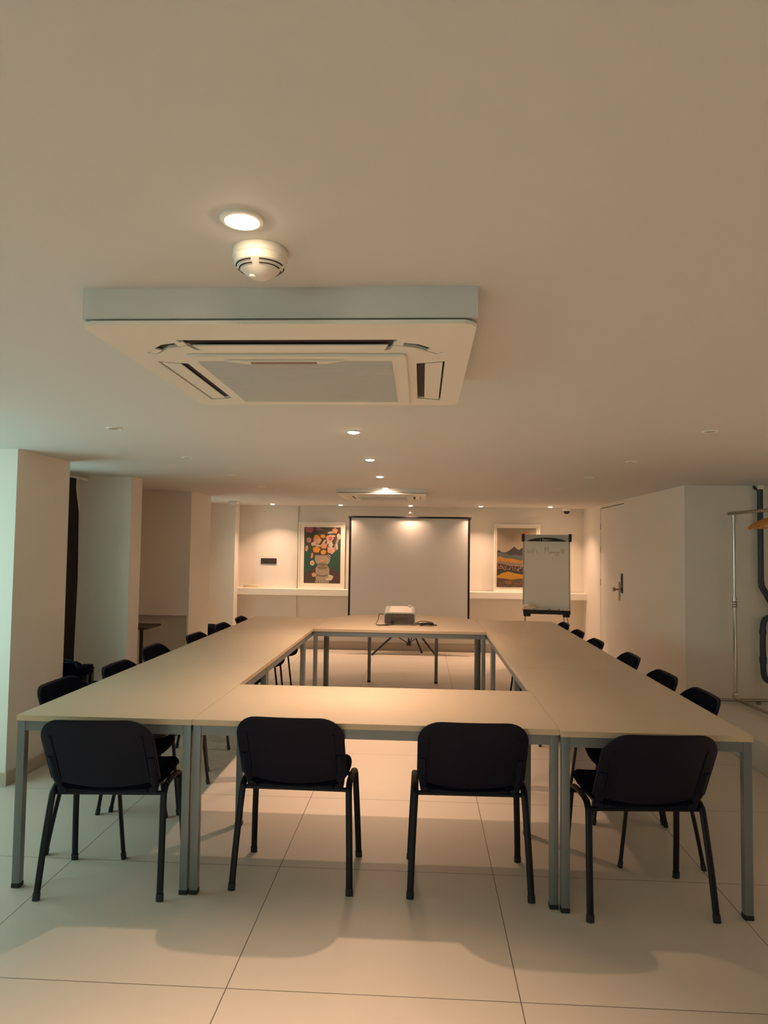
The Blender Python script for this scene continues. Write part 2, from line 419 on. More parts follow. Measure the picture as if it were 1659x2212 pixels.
def ac_place(o, x, y, fo, lb, wid, offx=0, up=0):
    o.location = (x, y, H+up); o.scale = (.951, .951, 1); tag(o, lb, 'air conditioner', 'ceiling cassette air conditioners')
    bm = bmesh.new(); box(bm, x-wid/2+offx, x+wid/2+offx, y-fo, y+fo, H-.0700+up, H+.002)
    struct('trim_ceiling_box_%d' % (1 if y < 0 else 2), bm, CEIL)
ac1 = make_ac(); ac2 = copy_tree(ac1)
ac_place(ac1, .648, -1.042, .447, 'big white ceiling cassette air conditioner nearest the camera, dusty grille', .900, .003)
ac_place(ac2, .572, 4.44, .450, 'smaller looking white air conditioner on the far ceiling above the projector', .915, .003, .030)

# smoke detector
s = empty('smoke_detector', (.657, -1.688, H), 'white domed smoke detector between the near downlight and air conditioner', 'smoke detector')
bm = bmesh.new(); lathe(bm, [(.0525, 0), (.0545, -.004), (.0545, -.016), (.0530, -.0175), (.0525, -.024), (.0490, -.0310)], n=48)
obj('base', bm, WPLAS, s, smooth=True)
bm = bmesh.new(); lathe(bm, [(.0490, -.0310), (.0325, -.0445), (.0235, -.0510), (.016, -.0555), (.008, -.0578), (0, -.0582)], n=48)
cap = obj('dome_cap', bm, WPLAS, s, smooth=True)
for (r0, z0) in ((.0462, -.0336), (.0398, -.0389)):
    bm = bmesh.new()
    for q in range(4):
        pts = [((r0)*math.cos(a), (r0)*math.sin(a), z0) for a in [math.radians(q*90-90+10+i*70/10) for i in range(11)]]
        tube(bm, pts, .0013, .0016, n=6)
    obj('slot', bm, DARKV, cap)
bm = bmesh.new(); cyl(bm, (-.012, -.012, -.0578), .006, .004, n=16); obj('test_button', bm, WPLAS, cap)

# access sensor near far-left pillar, dome camera
a = empty('ceiling_sensor_box', (-1.545, 6.31, H), 'small white sensor box on the ceiling by the far left pillar', 'sensor')
obj('housing', BX(-.055, .06, -.06, .06, -.032, 0, bev=.006), WPLAS, a)
bm = bmesh.new(); cyl(bm, (-.02, -.03, -.042), .04, .011, n=24); obj('lens_disc', bm, WPLAS, a)
c = empty('security_camera', (3.03, 7.10, H), 'black and white dome security camera in the far right ceiling corner', 'camera')
bm = bmesh.new(); lathe(bm, [(.062, 0), (.062, -.03), (.055, -.042), (0, -.042)], n=32); obj('camera_base', bm, WPLAS, c, smooth=True)
bm = bmesh.new(); lathe(bm, [(.042, -.042), (.041, -.056), (.032, -.074), (.016, -.083), (0, -.085)], n=32); obj('camera_dome', bm, BLACKP, c, smooth=True)

# ------------------------------------------------------------------ tables
def leg(x, y, parent, s=.0175):
    l = obj('leg', BX(x-s, x+s, y-s, y+s, .018, T-.024, bev=.003), STEEL, parent, smooth=True)
    obj('foot_cap', BX(x-s-.0008, x+s+.0008, y-s-.0008, y+s+.0008, 0, .020, bev=.002), RUBBER, l)
    return l
def top_poly(poly, parent):
    bm = bmesh.new(); prism(bm, poly, .024, Matrix.Translation((0, 0, T-.024)), bev=.0007)
    for f in bm.faces: f.material_index = 0 if f.normal.z > .9 or f.normal.z < -.9 else 1
    bmesh.ops.recalc_face_normals(bm, faces=bm.faces)
    for f in bm.faces: f.material_index = 0 if abs(f.normal.z) > .5 else 1
    return obj('tabletop', bm, [TOP, EDGE], parent)
def table(x0, x1, y0, y1, label, group='rectangular meeting tables'):
    cx, cy = (x0+x1)/2, (y0+y1)/2
    t = empty('meeting_table', (cx, cy, 0), label, 'table', group)
    w, h = (x1-x0)/2, (y1-y0)/2
    top_poly([(-w, -h), (w, -h), (w, h), (-w, h)], t)
    i = .003; s = .0175; z1 = T-.0245; z0 = z1-.042
    for sx in (-1, 1):
        for sy in (-1, 1): leg(sx*(w-i-s), sy*(h-i-s), t)
    a = w-i-2*s-.0005; b = h-i-2*s-.0005
    bm = bmesh.new()
    for sy in (-1, 1): box(bm, -a, a, sy*(h-i-.012)-.01, sy*(h-i-.012)+.01, z0, z1, bev=.001)
    for sx in (-1, 1): box(bm, sx*(w-i-.012)-.01, sx*(w-i-.012)+.01, -b, b, z0, z1, bev=.001)
    obj('apron', bm, STEEL, t)
    return t
g = .0012
W, D, DS = 1.568, .793, .779
YS = [0, 1.520, 3.000, 4.470]
table(0, W, .004, D, 'wide front table nearest the camera, the two middle chairs pushed up to it')
for k, lb in enumerate(('left side table nearest the camera, at the front left corner', 'middle table of the left side', 'far table of the left side, beside the far pillar')):
    table(-g-DS, -g, YS[k]+(.0 if k == 0 else .003), YS[k+1], lb)
for k, lb in enumerate(('right side table nearest the camera, at the front right corner', 'middle table of the right side', 'far table of the right side, in front of the flip chart')):
    table(W+g, W+g+DS, YS[k]-(.022 if k == 0 else -.003), YS[k+1], lb)
table(.0, W, 3.416, 4.205, 'rear cross table closing the opening, with the projector on it')
# bow-ended table behind
t = empty('bow_end_table', (W/2, 4.21, 0), 'half-oval end table with curved back edge in front of the screen', 'table')
hw = W/2-.003; pts = [(-hw, 0), (hw, 0)]
R_ = (hw*hw+.5*.5)/(2*.5); cy = .235+.5-R_; am = math.asin(hw/R_)
pts += [(R_*math.sin(am-2*am*i/24), cy+R_*math.cos(am-2*am*i/24)) for i in range(25)]
top_poly(pts, t)
for (x, y) in ((-hw+.02, .025), (hw-.02, .025), (-.37, .64), (.37, .64)): leg(x, y, t)
bm = bmesh.new(); z1 = T-.0245; z0 = z1-.042
box(bm, -hw+.04, hw-.04, .015, .035, z0, z1)
for sx in (-1, 1):
    p = [Vector((sx*(hw-.03), .045, 0)), Vector((sx*.375, .62, 0))]; dv = (p[1]-p[0]); ang = math.atan2(dv.y, dv.x)
    box(bm, 0, dv.length, -.01, .01, z0, z1, M=Matrix.Translation(p[0]) @ Matrix.Rotation(ang, 4, 'Z'))
box(bm, -.35, .35, .63, .65, z0, z1)
obj('apron', bm, STEEL, t)

# ------------------------------------------------------------------ chairs
def pad(ztop, zbot, W_, r, yfun, thick, rim, sag, nx=26, nz=14, back=1.0):
    """closed cushion-like shell; yfun(x,z) is the mid surface; rim = thickness kept at the border"""
    bm = bmesh.new()
    us = [math.sin(PI/2*(2*i/nx-1)) for i in range(nx+1)]
    def edge(u): x = abs(u)*W_; return math.sqrt(max(0, r*r-max(0, x-(W_-r))**2)) - r
    F, B = [], []
    for i, u in enumerate(us):
        fr, br = [], []
        zt = ztop+edge(u); zb = zbot - sag*(math.cos(u*PI/2)**1.2 if abs(u) < 1 else 0) - .15*edge(u)
        for j in range(nz+1):
            v = .5-.5*math.cos(PI*j/nz); z = zb+(zt-zb)*v; x = u*W_
            e = min(1, ((1-abs(u)) / .16)); f_ = min(1, v/.10, (1-v)/.12)
            k = rim+(1-rim)*math.sqrt(max(0, 1-(1-min(e, f_))**2))
            y = yfun(x, z)
            fr.append(bm.verts.new((x, y+thick*k, z))); br.append(bm.verts.new((x, y-thick*.35*k*back, z)))
        F.append(fr); B.append(br)
    for i in range(nx):
        for j in range(nz):
            bm.faces.new((F[i][j], F[i+1][j], F[i+1][j+1], F[i][j+1])); bm.faces.new((B[i][j], B[i][j+1], B[i+1][j+1], B[i+1][j]))
    for i in range(nx):
        bm.faces.new((F[i][0], B[i][0], B[i+1][0], F[i+1][0])); bm.faces.new((F[i][nz], F[i+1][nz], B[i+1][nz], B[i][nz]))
    for j in range(nz):
        bm.faces.new((F[0][j], F[0][j+1], B[0][j+1], B[0][j])); bm.faces.new((F[nx][j], B[nx][j], B[nx][j+1], F[nx][j+1]))
    return bm
def backy(x, z): return .052 - (z-.45)*.56 + .40*x*x      # mid surface of the back, leaning backwards, wrapping forward
def make_chair():
    c = empty('meeting_chair', (0, 0, 0), 'x', 'chair')
    # padded back: outer plastic shell and inner cushion
    sh = obj('back_shell', pad(.777, .478, .233, .098, lambda x, z: backy(x, z)-.004, .012, .35, .028, back=1.3), CSHELL, c, smooth=True)
    # moulded side welts and centre recess lines on the shell
    for sx in (-1, 1):
        pts = [(sx*.188, backy(.188, z)-.0115, z) for z in (.70, .62, .54, .50)]
        bm = bmesh.new(); tube(bm, pts, .004, .003, n=8, side=(1, 0, 0))
        obj('shell_rib', bm, CSHELL, sh, smooth=True)
    obj('back_cushion', pad(.771, .485, .226, .098, lambda x, z: backy(x, z)+.008, .020, .3, .022), CFAB, c, smooth=True)
    for sx in (-1, 1):
        bm = bmesh.new(); x = sx*.205
        P = [(x, backy(x, z)-.004, z) for z in (.60, .54, .49)] + [(sx*.200, backy(x, .455)+.006, .455), (sx*.195, .075, .432), (sx*.19, .10, .424)]
        tube(bm, smoothpath(P, 4), .020, .011, n=10, side=(1, 0, 0)); obj('back_bracket', bm, CSHELL, c, smooth=True)
    # seat
    bm = bmesh.new(); n1, n2 = 20, 18; SW, y0, y1 = .225, .045, .465
    G = {}
    for s_, zc, th in ((1, .447, .030), (-1, .447, .018)):
        for i in range(n1+1):
            u = math.sin(PI/2*(2*i/n1-1))
            for j in range(n2+1):
                v = math.sin(PI/2*(2*j/n2-1))
                # squircle mapping
                x = u*math.sqrt(1-.16*v*v)*SW; y = (y0+y1)/2+v*math.sqrt(1-.16*u*u)*(y1-y0)/2
                e = min(1, min(1-abs(u), 1-abs(v))/.16); k = math.sqrt(max(0, 1-(1-e)**2))
                z = zc + s_*th*k - .018*max(0, v-.5)**2*4 + .010*u*u
                if s_ == -1 and (i in (0, n1) or j in (0, n2)): G[(s_, i, j)] = G[(1, i, j)]
                else: G[(s_, i, j)] = bm.verts.new((x, y, z))
    for s_ in (1, -1):
        for i in range(n1):
            for j in range(n2):
                q = [G[(s_, i, j)], G[(s_, i+1, j)], G[(s_, i+1, j+1)], G[(s_, i, j+1)]]
                try: bm.faces.new(q)
                except ValueError: pass
    obj('seat', bm, CFAB, c, smooth=True)
    bm = bmesh.new(); prism(bm, rrect(-.20, .20, .07, .43, .05, 5), .012, Matrix.Translation((0, 0, .424)), bev=.003); obj('seat_pan', bm, CSHELL, c)
    # two inverted-U side frames: each is a rear and a front leg meeting over the seat side
    for sx in (-1, 1):
        arch = [(sx*.240, .075, .395), (sx*.239, .092, .425), (sx*.238, .125, .442), (sx*.238, .20, .447)]
        rear = [(sx*.257, 0, .012), (sx*.250, .034, .20)] + arch
        bm = bmesh.new(); tube(bm, smoothpath(rear, 5), .0145, .009, n=12, side=(1, 0, 0)); l = obj('leg', bm, CFRAME, c, smooth=True)
        bm = bmesh.new(); tube(bm, [(sx*.2575, -.002, 0), (sx*.2565, .003, .028)], .0165, .0115, n=12, side=(1, 0, 0)); obj('foot_cap', bm, RUBBER, l)
        frnt = [(sx*.257, .385, .012), (sx*.250, .362, .20), (sx*.241, .338, .395), (sx*.240, .322, .425), (sx*.239, .29, .442), (sx*.238, .20, .447)]
        bm = bmesh.new(); tube(bm, smoothpath(frnt, 5), .0145, .009, n=12, side=(1, 0, 0)); l = obj('leg', bm, CFRAME, c, smooth=True)
        bm = bmesh.new(); tube(bm, [(sx*.2575, .387, 0), (sx*.2565, .382, .028)], .0165, .0115, n=12, side=(1, 0, 0)); obj('foot_cap', bm, RUBBER, l)
    for y in (.098, .325):
        bm = bmesh.new(); tube(bm, [(-.236, y, .412), (.236, y, .412)], .010, .010, n=10); obj('crossbar', bm, CFRAME, c, smooth=True)
    return c
proto = make_chair()
FR, LF, RT = 'chairs along the front of the tables', 'chairs along the left side tables', 'chairs along the right side tables'
CH = [(-.357, -.072, math.radians(4.0), 'black chair at the front left corner table, leftmost of the front row', FR),
      (.430, .060, math.radians(-1.0), 'black chair at the front, second from the left, left half of the wide table', FR),
      (1.205, .055, math.radians(1.0), 'black chair at the front, third from the left, right half of the wide table', FR),
      (1.932, -.060, math.radians(4.0), 'black chair at the front right corner table, rightmost of the front row', FR),
      (-.795, .590, math.radians(-91.5), 'black tablet-arm chair on the left side nearest the camera, beside the near pillar', LF),
      (-.73, 1.150, math.radians(-91), 'black chair on the left side in front of the teal-lit pillar face', LF),
      (-.80, 1.890, math.radians(-90), 'black chair on the left side in front of the dark bay', LF),
      (-.725, 2.600, math.radians(-92), 'black chair on the left side in front of the third pillar', LF),
      (-.73, 3.360, math.radians(-90), 'black chair on the left side, second from the far end', LF),
      (-.715, 3.980, math.radians(-88), 'black chair on the left side at the far end, below the shelf end', LF),
      (2.320, .690, math.radians(90), 'black chair on the right side nearest the camera', RT),
      (2.310, 1.240, math.radians(91), 'black chair on the right side, second from the camera', RT),
      (2.325, 1.960, math.radians(89), 'black chair on the right side, third from the camera, below the wall corner', RT),
      (2.275, 2.720, math.radians(91), 'black chair on the right side, fourth from the camera, below the door', RT),
      (2.270, 3.350, math.radians(90), 'black chair on the right side, second from the far end', RT),
      (2.275, 3.990, math.radians(90), 'black chair on the right side at the far end, under the flip chart', RT)]
chairs = []
for i, (x, y, a, lb, g_) in enumerate(CH):
    o = proto if i == 0 else copy_tree(proto)
    # origin is between the rear feet; legs are at z 0; the chair faces local +y
    o.location = (x, y, 0); o.rotation_euler = (0, 0, a); tag(o, lb, 'chair', g_); chairs.append(o)
# writing tablet of the nearest left chair (folded out to the sitter's right)
tc = chairs[4]
bm = bmesh.new(); prism(bm, rrect(.12, .36, .36, .60, .05, 6), .012, Matrix.Translation((0, 0, .595)), bev=.003)
tb = obj('writing_tablet', bm, BLACKP, tc); tb['label'] = 'black folding writing tablet'
bm = bmesh.new(); tube(bm, smoothpath([(.245, .22, .445), (.27, .30, .52), (.27, .40, .585), (.26, .47, .594)], 5), .008, n=8); tube(bm, [(.262, .40, .59), (.262, .375, .40)], .006, n=8)
obj('tablet_arm', bm, CFRAME, tc, smooth=True)

# low black armchair in the first bay, half hidden by the near pillar
ar = empty('armchair', (-1.70, 2.18, 0), 'low black armchair in the left bay, half hidden behind the near pillar', 'armchair')
bm = bmesh.new(); prism(bm, rrect(-.25, .235, .14, .63, .06, 6), .09, Matrix.Translation((0, -.13, 0)) @ Matrix.Rotation(PI/2, 4, 'X'), bev=.02); obj('backrest', bm, CFAB, ar, smooth=True)
bm = bmesh.new(); tube(bm, smoothpath([(-.25, -.215, .56), (-.23, -.215, .635), (-.16, -.215, .655), (.10, -.215, .652), (.19, -.215, .632), (.235, -.215, .56)], 5), .009, n=8); obj('top_rail', bm, CSHELL, ar, smooth=True)
bm = bmesh.new(); box(bm, -.22, .22, -.14, .26, .30, .42, bev=.03, seg=3); obj('seat', bm, CFAB, ar, smooth=True)
for sx in (-1, 1):
    bm = bmesh.new(); prism(bm, rrect(-.24, -.06, .545, .605, .029, 6), .07, Matrix.Translation((sx*.240-.035, 0, 0)) @ Matrix(((0, 0, 1, 0), (1, 0, 0, 0), (0, 1, 0, 0), (0, 0, 0, 1))), bev=.018); arm = obj('armrest', bm, CFAB, ar, smooth=True)
    bm = bmesh.new(); box(bm, sx*.25-.02, sx*.25+.02, -.18, -.14, .12, .57, bev=.004); box(bm, sx*.25-.02, sx*.25+.02, -.10, -.06, .12, .56, bev=.004); box(bm, sx*.25-.02, sx*.25+.02, -.18, .22, .12, .16, bev=.004); obj('arm_support', bm, CFRAME, arm)
for sx in (-1, 1):
    for y in (-.16, .20):
        bm = bmesh.new(); cyl(bm, (sx*.25, y, 0), .016, .13, n=12); obj('leg', bm, CFRAME, ar, smooth=True)

# ------------------------------------------------------------------ projector and cables
p = empty('projector', (.774, 3.86, T), 'white and grey projector standing on the rear cross table', 'projector')
Mt = Matrix.Rotation(math.radians(8.5), 4, 'X')
def tilt(bm):
    for v in bm.verts: v.co = Mt @ v.co + Vector((0, 0, .004))
    return bm
bm = bmesh.new(); prism(bm, rrect(-.152, .152, .0, .118, .026, 6), .275, Matrix.Rotation(PI/2, 4, 'X') @ Matrix.Scale(-1, 4, (0, 0, 1)), bev=.004)
obj('casing', tilt(bm), SILV, p, smooth=True)
bm = bmesh.new(); box(bm, -.098, .118, .012, .265, .114, .1215, bev=.003); obj('top_cover', tilt(bm), WPLAS, p)
bm = bmesh.new(); prism(bm, rrect(-.143, .143, .008, .108, .022, 6), .004, Matrix.Rotation(PI/2, 4, 'X')); bp_ = obj('rear_panel', tilt(bm), GREYP, p)
bm = bmesh.new()
for r_ in range(6):
    for k in range(21):
        x = -.078+k*.0078+(.0039 if r_ % 2 else 0); z = .034+r_*.0068
        box(bm, x-.0024, x+.0024, -.0048, -.0036, z-.0022, z+.0022)
obj('vent_holes', tilt(bm), DARKV, bp_)['kind'] = 'stuff'
bm = bmesh.new()
for x, w_ in ((-.065, .016), (-.038, .008), (-.015, .008), (.005, .004), (.06, .012)): box(bm, x-w_/2, x+w_/2, -.0050, -.0036, .093, .100)
obj('sockets', tilt(bm), DARKV, bp_)
bm = bmesh.new(); box(bm, -.085, -.057, -.022, -.003, .012, .034, bev=.003); obj('power_plug', tilt(bm), BLACKP, p)
bm = bmesh.new(); cyl(bm, (.095, .22, .118), .010, .018, n=16); cyl(bm, (.095, .22, .136), .015, .006, n=16); obj('focus_knob', tilt(bm), WPLAS, p, smooth=True)
bm = bmesh.new(); cyl(bm, (0, .25, 0), .012, .045, n=12); obj('front_foot', bm, BLACKP, p)
bm = bmesh.new()
tube(bm, smoothpath([(-.152, .01, .095), (-.175, .0, .105), (-.20, -.01, .098), (-.205, -.02, .055), (-.225, -.035, .012), (-.21, -.05, .004), (-.16, -.06, .004), (-.10, -.05, .004), (-.072, -.03, .006), (-.071, -.014, .02)], 6), .0032, n=6)
tube(bm, smoothpath([(-.10, -.06, .004), (-.15, -.085, .004), (-.20, -.09, .004), (-.215, -.075, .004), (-.16, -.065, .007), (-.10, -.055, .009)], 6), .0036, n=6)
cb = obj('power_cable', bm, CABLEK, None, loc=(.774, 3.86, T)); tag(cb, 'thin dark cable looping out at the left of the projector', 'cable')
bm = bmesh.new(); rnd = random.Random(3)
pts = []
for i in range(40):
    a = i*1.05; rr = .75+.25*rnd.random()
    pts.append((.262+.080*rr*math.cos(a)+rnd.uniform(-.02, .02), -.02+.045*rr*math.sin(a)+rnd.uniform(-.012, .012), .005+.0007*i*rnd.uniform(.4, 1.2)+rnd.uniform(0, .006)))
tube(bm, smoothpath([(.16, -.0, .012)]+pts+[(.345, -.03, .01), (.355, -.045, .005)], 4), .0035, n=6)
cb = obj('cable_bundle', bm, CABLEK, None, loc=(.774, 3.86, T)); tag(cb, 'bundled black cable lying at the right of the projector', 'cable')

# ------------------------------------------------------------------ projection screen
SY = 6.85
s = empty('projection_screen', (.815, SY, 0), 'large pull-up projection screen with black borders on a tripod', 'projection screen')
bm = bmesh.new(); x0, x1 = -.850, .832; z0, z1 = .47, 1.905
box(bm, x0, x1, -.002, .002, z0, z1); obj('screen_fabric', bm, SCREENF, s)
bm = bmesh.new(); box(bm, x0-.004, x0+.024, -.0035, -.0022, z0, z1); box(bm, x1-.024, x1+.004, -.0035, -.0022, z0, z1); obj('side_border', bm, BLACKP, s)
bm = bmesh.new(); box(bm, x0-.022, x1+.022, -.014, .014, z1-.006, z1+.020, bev=.005); tpb = obj('top_bar', bm, BLACKP, s)
bm = bmesh.new(); cyl(bm, (x0-.030, 0, z1+.007), .011, .012, axis='x', n=12); cyl(bm, (x1+.018, 0, z1+.007), .011, .012, axis='x', n=12); obj('bar_end_cap', bm, CHROME, tpb)
bm = bmesh.new(); prism(bm, rrect(-.03, .03, -.028, .028, .02, 5), x1-x0+.06, Matrix.Translation((x0-.03, 0, .455)) @ Matrix.Rotation(PI/2, 4, 'Y')); obj('roller_case', bm, BLACKP, s, smooth=True)
bm = bmesh.new(); cyl(bm, (0, .045, .16), .013, 1.80, n=14); obj('pole', bm, BLACKP, s, smooth=True)
bm = bmesh.new(); box(bm, -.010, .010, .0, .05, z1+.02, z1+.05, bev=.003); tube(bm, [(-.035, .0, z1+.052), (-.012, .0, z1+.068), (.012, .0, z1+.068), (.035, .0, z1+.052)], .006, n=8); hk = obj('hook', bm, CHROME, s, smooth=True)
bm = bmesh.new(); box(bm, -.012, .012, .035, .055, z1+.05, z1+.095, bev=.003); obj('pole_tip', bm, BLACKP, s)
bm = bmesh.new(); box(bm, -.03, .03, .02, .07, .125, .165, bev=.005); obj('hub', bm, BLACKP, s)
for a_, ln in ((205, .55), (-33, .45), (100, .30)):
    a_ = math.radians(a_); ex, ey = math.cos(a_)*ln, math.sin(a_)*ln*.55
    if a_ > 1 and a_ < 2: ey = .16; ex = .18
    bm = bmesh.new(); tube(bm, [(ex*.06, .045+ey*.06, .44), (ex, .045+ey, .012)], .014, .007, n=8); l = obj('leg', bm, BLACKP, s, smooth=True)
    bm = bmesh.new(); tube(bm, [(0, .045, .150), (ex*.42, .045+ey*.42, .285)], .006, n=8); obj('strut', bm, BLACKP, l)
    bm = bmesh.new(); cyl(bm, (ex, .045+ey, 0), .014, .022, n=12); obj('foot_cap', bm, RUBBER, l)

# ------------------------------------------------------------------ flip chart
FX, FY = 2.592, 6.2
f = empty('flip_chart', (FX, FY, 0), 'whiteboard flip chart easel with handwriting standing in front of the landscape picture', 'flip chart', rz=math.radians(-7))
leanM = Matrix.Translation((0, 0, .70)) @ Matrix.Rotation(math.radians(-4.0), 4, 'X')
def LN(bm):
    for v in bm.verts: v.co = leanM @ v.co
    return bm
bm = bmesh.new()                      # board, slightly narrower towards the viewer's bottom edge rails
box(bm, -.285, .285, -.008, .008, .02, .93, bev=.002); obj('whiteboard', LN(bm), WBOARD, f)
for sx in (-1, 1):
    bm = bmesh.new(); tube(bm, [(sx*.292, -.004, -.01), (sx*.292, -.004, .95)], .008, .011, n=10); obj('side_rail', LN(bm), CHROME2, f, smooth=True)
bm = bmesh.new(); prism(bm, rrect(-.280, .280, .893, .982, .012, 4), .035, Matrix.Translation((0, -.012, 0)) @ Matrix.Rotation(PI/2, 4, 'X'), bev=.004); cl = obj('paper_clamp', LN(bm), SILV, f, smooth=True)
bm = bmesh.new(); arcp = [(-.25, .894)]+[(-.25+.5*i/16, .894+.048*math.sin(PI*i/16)**.6) for i in range(1, 16)]+[(.25, .894)]
prism(bm, arcp, .003, Matrix.Translation((0, -.0472, 0)) @ Matrix.Rotation(PI/2, 4, 'X')); bn = obj('clamp_badge', LN(bm), BLACKP, cl)
me = text_mesh('1 Start\u2014', .042); o = bpy.data.objects.new('lettering', me); COL.objects.link(o); me.materials.append(WPLAS); o.parent = cl
o.matrix_local = leanM @ Matrix.Translation((-.01, -.0506, .902)) @ Matrix.Rotation(PI/2, 4, 'X')
bm = bmesh.new()
for sx in (-1, 1): box(bm, sx*.298-.018, sx*.298+.018, -.055, .012, .890, .992, bev=.008)
obj('clamp_end_cap', LN(bm), BLACKP, cl)
bm = bmesh.new(); box(bm, -.295, .295, -.075, .010, -.042, .012, bev=.006)
for sx in (-1, 1): box(bm, sx*.245-.045, sx*.245+.045, -.05, .015, -.075, -.03, bev=.012)
obj('pen_tray', LN(bm), BLACKP, f)
for (x, y, z) in ((-.262, -.02, .0), (.255, -.02, .0)):
    bm = bmesh.new(); tube(bm, [(x, y, .66), (x*1.28, -.16, .012)], .010, n=10); l = obj('leg', bm, CHROME2, f, smooth=True)
    bm = bmesh.new(); cyl(bm, (x*1.28, -.16, 0), .014, .02, n=12); obj('foot_cap', bm, RUBBER, l)
bm = bmesh.new(); tube(bm, [(.10, .10, 1.45), (.33, .42, .012)], .010, n=10); l = obj('leg', bm, CHROME2, f, smooth=True)
bm = bmesh.new(); cyl(bm, (.33, .42, 0), .014, .02, n=12); obj('foot_cap', bm, RUBBER, l)
# handwriting
def strokes(sts, ox, oz, sc, bm, tilt_=0.0):
    for st in sts:
        pts = [(ox+x*sc, -.0088, oz+z*sc+tilt_*x*sc) for x, z in st]
        tube(bm, smoothpath(pts, 3) if len(pts) > 2 else pts, .0017, .0006, n=5, side=(1, 0, .3))
bm = bmesh.new()
wifi = [[(0, 1), (.18, 0), (.38, .75), (.52, 0), (.8, 1)], [(1.0, .75), (1.0, 0)], [(1.25, 1), (1.22, 0)], [(1.22, 1), (1.65, 1)], [(1.22, .55), (1.5, .55)], [(1.95, .8), (1.95, 0)]]
strokes(wifi, -.245, .735, .062, bm)
mor = [[(-.1, .0), (0, 0), (.08, 1.25)], [(-.05, 1.2), (.08, 1.35), (.32, .5), (.62, 1.5), (.72, 1.3), (.74, 0), (.85, .0)], [(1.05, .45), (.92, .2), (1.05, 0), (1.2, .2), (1.08, .45)],
       [(1.3, .45), (1.32, 0), (1.36, .35), (1.55, .42)], [(1.62, .42), (1.64, 0), (1.78, .4), (1.88, .35), (1.90, 0), (2.0, .02)], [(2.1, .4), (2.1, 0)], [(2.1, .62), (2.12, .66)],
       [(2.5, .4), (2.3, .35), (2.32, .05), (2.5, .1), (2.5, .4), (2.48, -.35), (2.28, -.42), (2.35, -.15)], [(2.62, .4), (2.72, .08), (2.92, .4), (2.75, -.35), (2.6, -.4)],
       [(3.3, .95), (3.3, 0)], [(3.85, .75), (3.65, .9), (3.6, .65), (3.85, .35), (3.75, .02), (3.58, .2), (3.72, .48), (3.9, .8), (3.85, .75)]]
strokes(mor, -.02, .735, .062, bm, .02)
hw_ = obj('handwriting', LN(bm), INK, f)
# crumpled cloth and markers on the tray
bm = bmesh.new(); bmesh.ops.create_icosphere(bm, subdivisions=4, radius=1)
rnd = random.Random(11)
from mathutils import noise as nz_
for v in bm.verts:
    n = nz_.noise(v.co*2.2)*.35+nz_.noise(v.co*5.5)*.22; k = 1+n; v.co = Vector((v.co.x*.088*k, v.co.y*.036*k, max(-.6, v.co.z)*.052*k))
cr = math.radians(-7)
cp = Matrix.Translation((FX, FY, 0)) @ Matrix.Rotation(cr, 4, 'Z') @ leanM
o = obj('crumpled_cloth', bm, PAPER, None); o.matrix_world = cp @ Matrix.Translation((-.215, -.040, .038)); tag(o, 'crumpled cream cloth lying on the flip chart tray', 'cloth')
for x, lb in ((-.02, 'white marker on the flip chart tray next to the crumpled cloth'), (.10, 'white marker on the right half of the flip chart tray')):
    bm = bmesh.new(); tube(bm, [(-.055, 0, 0), (.045, 0, 0)], .008, n=12); m1 = obj('marker_pen', bm, WPLAS, None, smooth=True)
    m1.matrix_world = cp @ Matrix.Translation((x, -.055, .0205)) @ Matrix.Rotation(.06, 4, 'Z'); tag(m1, lb, 'marker', 'markers on the flip chart tray')
    bm = bmesh.new(); tube(bm, [(.045, 0, 0), (.062, 0, 0)], .0065, .0065, n=12); obj('pen_cap', bm, CABLEK, m1)

# ------------------------------------------------------------------ pictures on the shelf
def flat(bm, poly, layer, mi, org, sc=(1, 1)):
    """flat coloured paper shape at depth 'layer'"""
    ox, oz = org
    vs = [bm.verts.new((ox+x*sc[0], -layer, oz+z*sc[1])) for x, z in poly]
    f_ = bm.faces.new(vs); f_.material_index = mi
    if f_.normal.y > 0: f_.normal_flip()
def picture(name, x0, x1, z0, z1, ix0, ix1, iz0, iz1, y, lean, label):
    w = (x1-x0); h = z1-z0
    r = empty(name, ((x0+x1)/2, y, z0), label, 'picture'); r.rotation_euler = (-lean, 0, 0)
    fw = .022
    bm = bmesh.new()
    for a in ((-w/2, w/2, 0, fw), (-w/2, w/2, h-fw, h), (-w/2, -w/2+fw, fw, h-fw), (w/2-fw, w/2, fw, h-fw)): box(bm, a[0], a[1], -.018, .0, a[2], a[3], bev=.002)
    obj('picture_frame', bm, SHELF, r)
    obj('mat_board', BX(-w/2+fw, w/2-fw, -.006, -.001, fw, h-fw), mat('mat_board', (.80, .74, .63), .8), r)
    return r, (ix0-(x0+x1)/2, ix1-(x0+x1)/2, iz0-z0, iz1-z0)
C = lambda n, c: mat('print_'+n, tuple(v*.78 for v in c), .55)
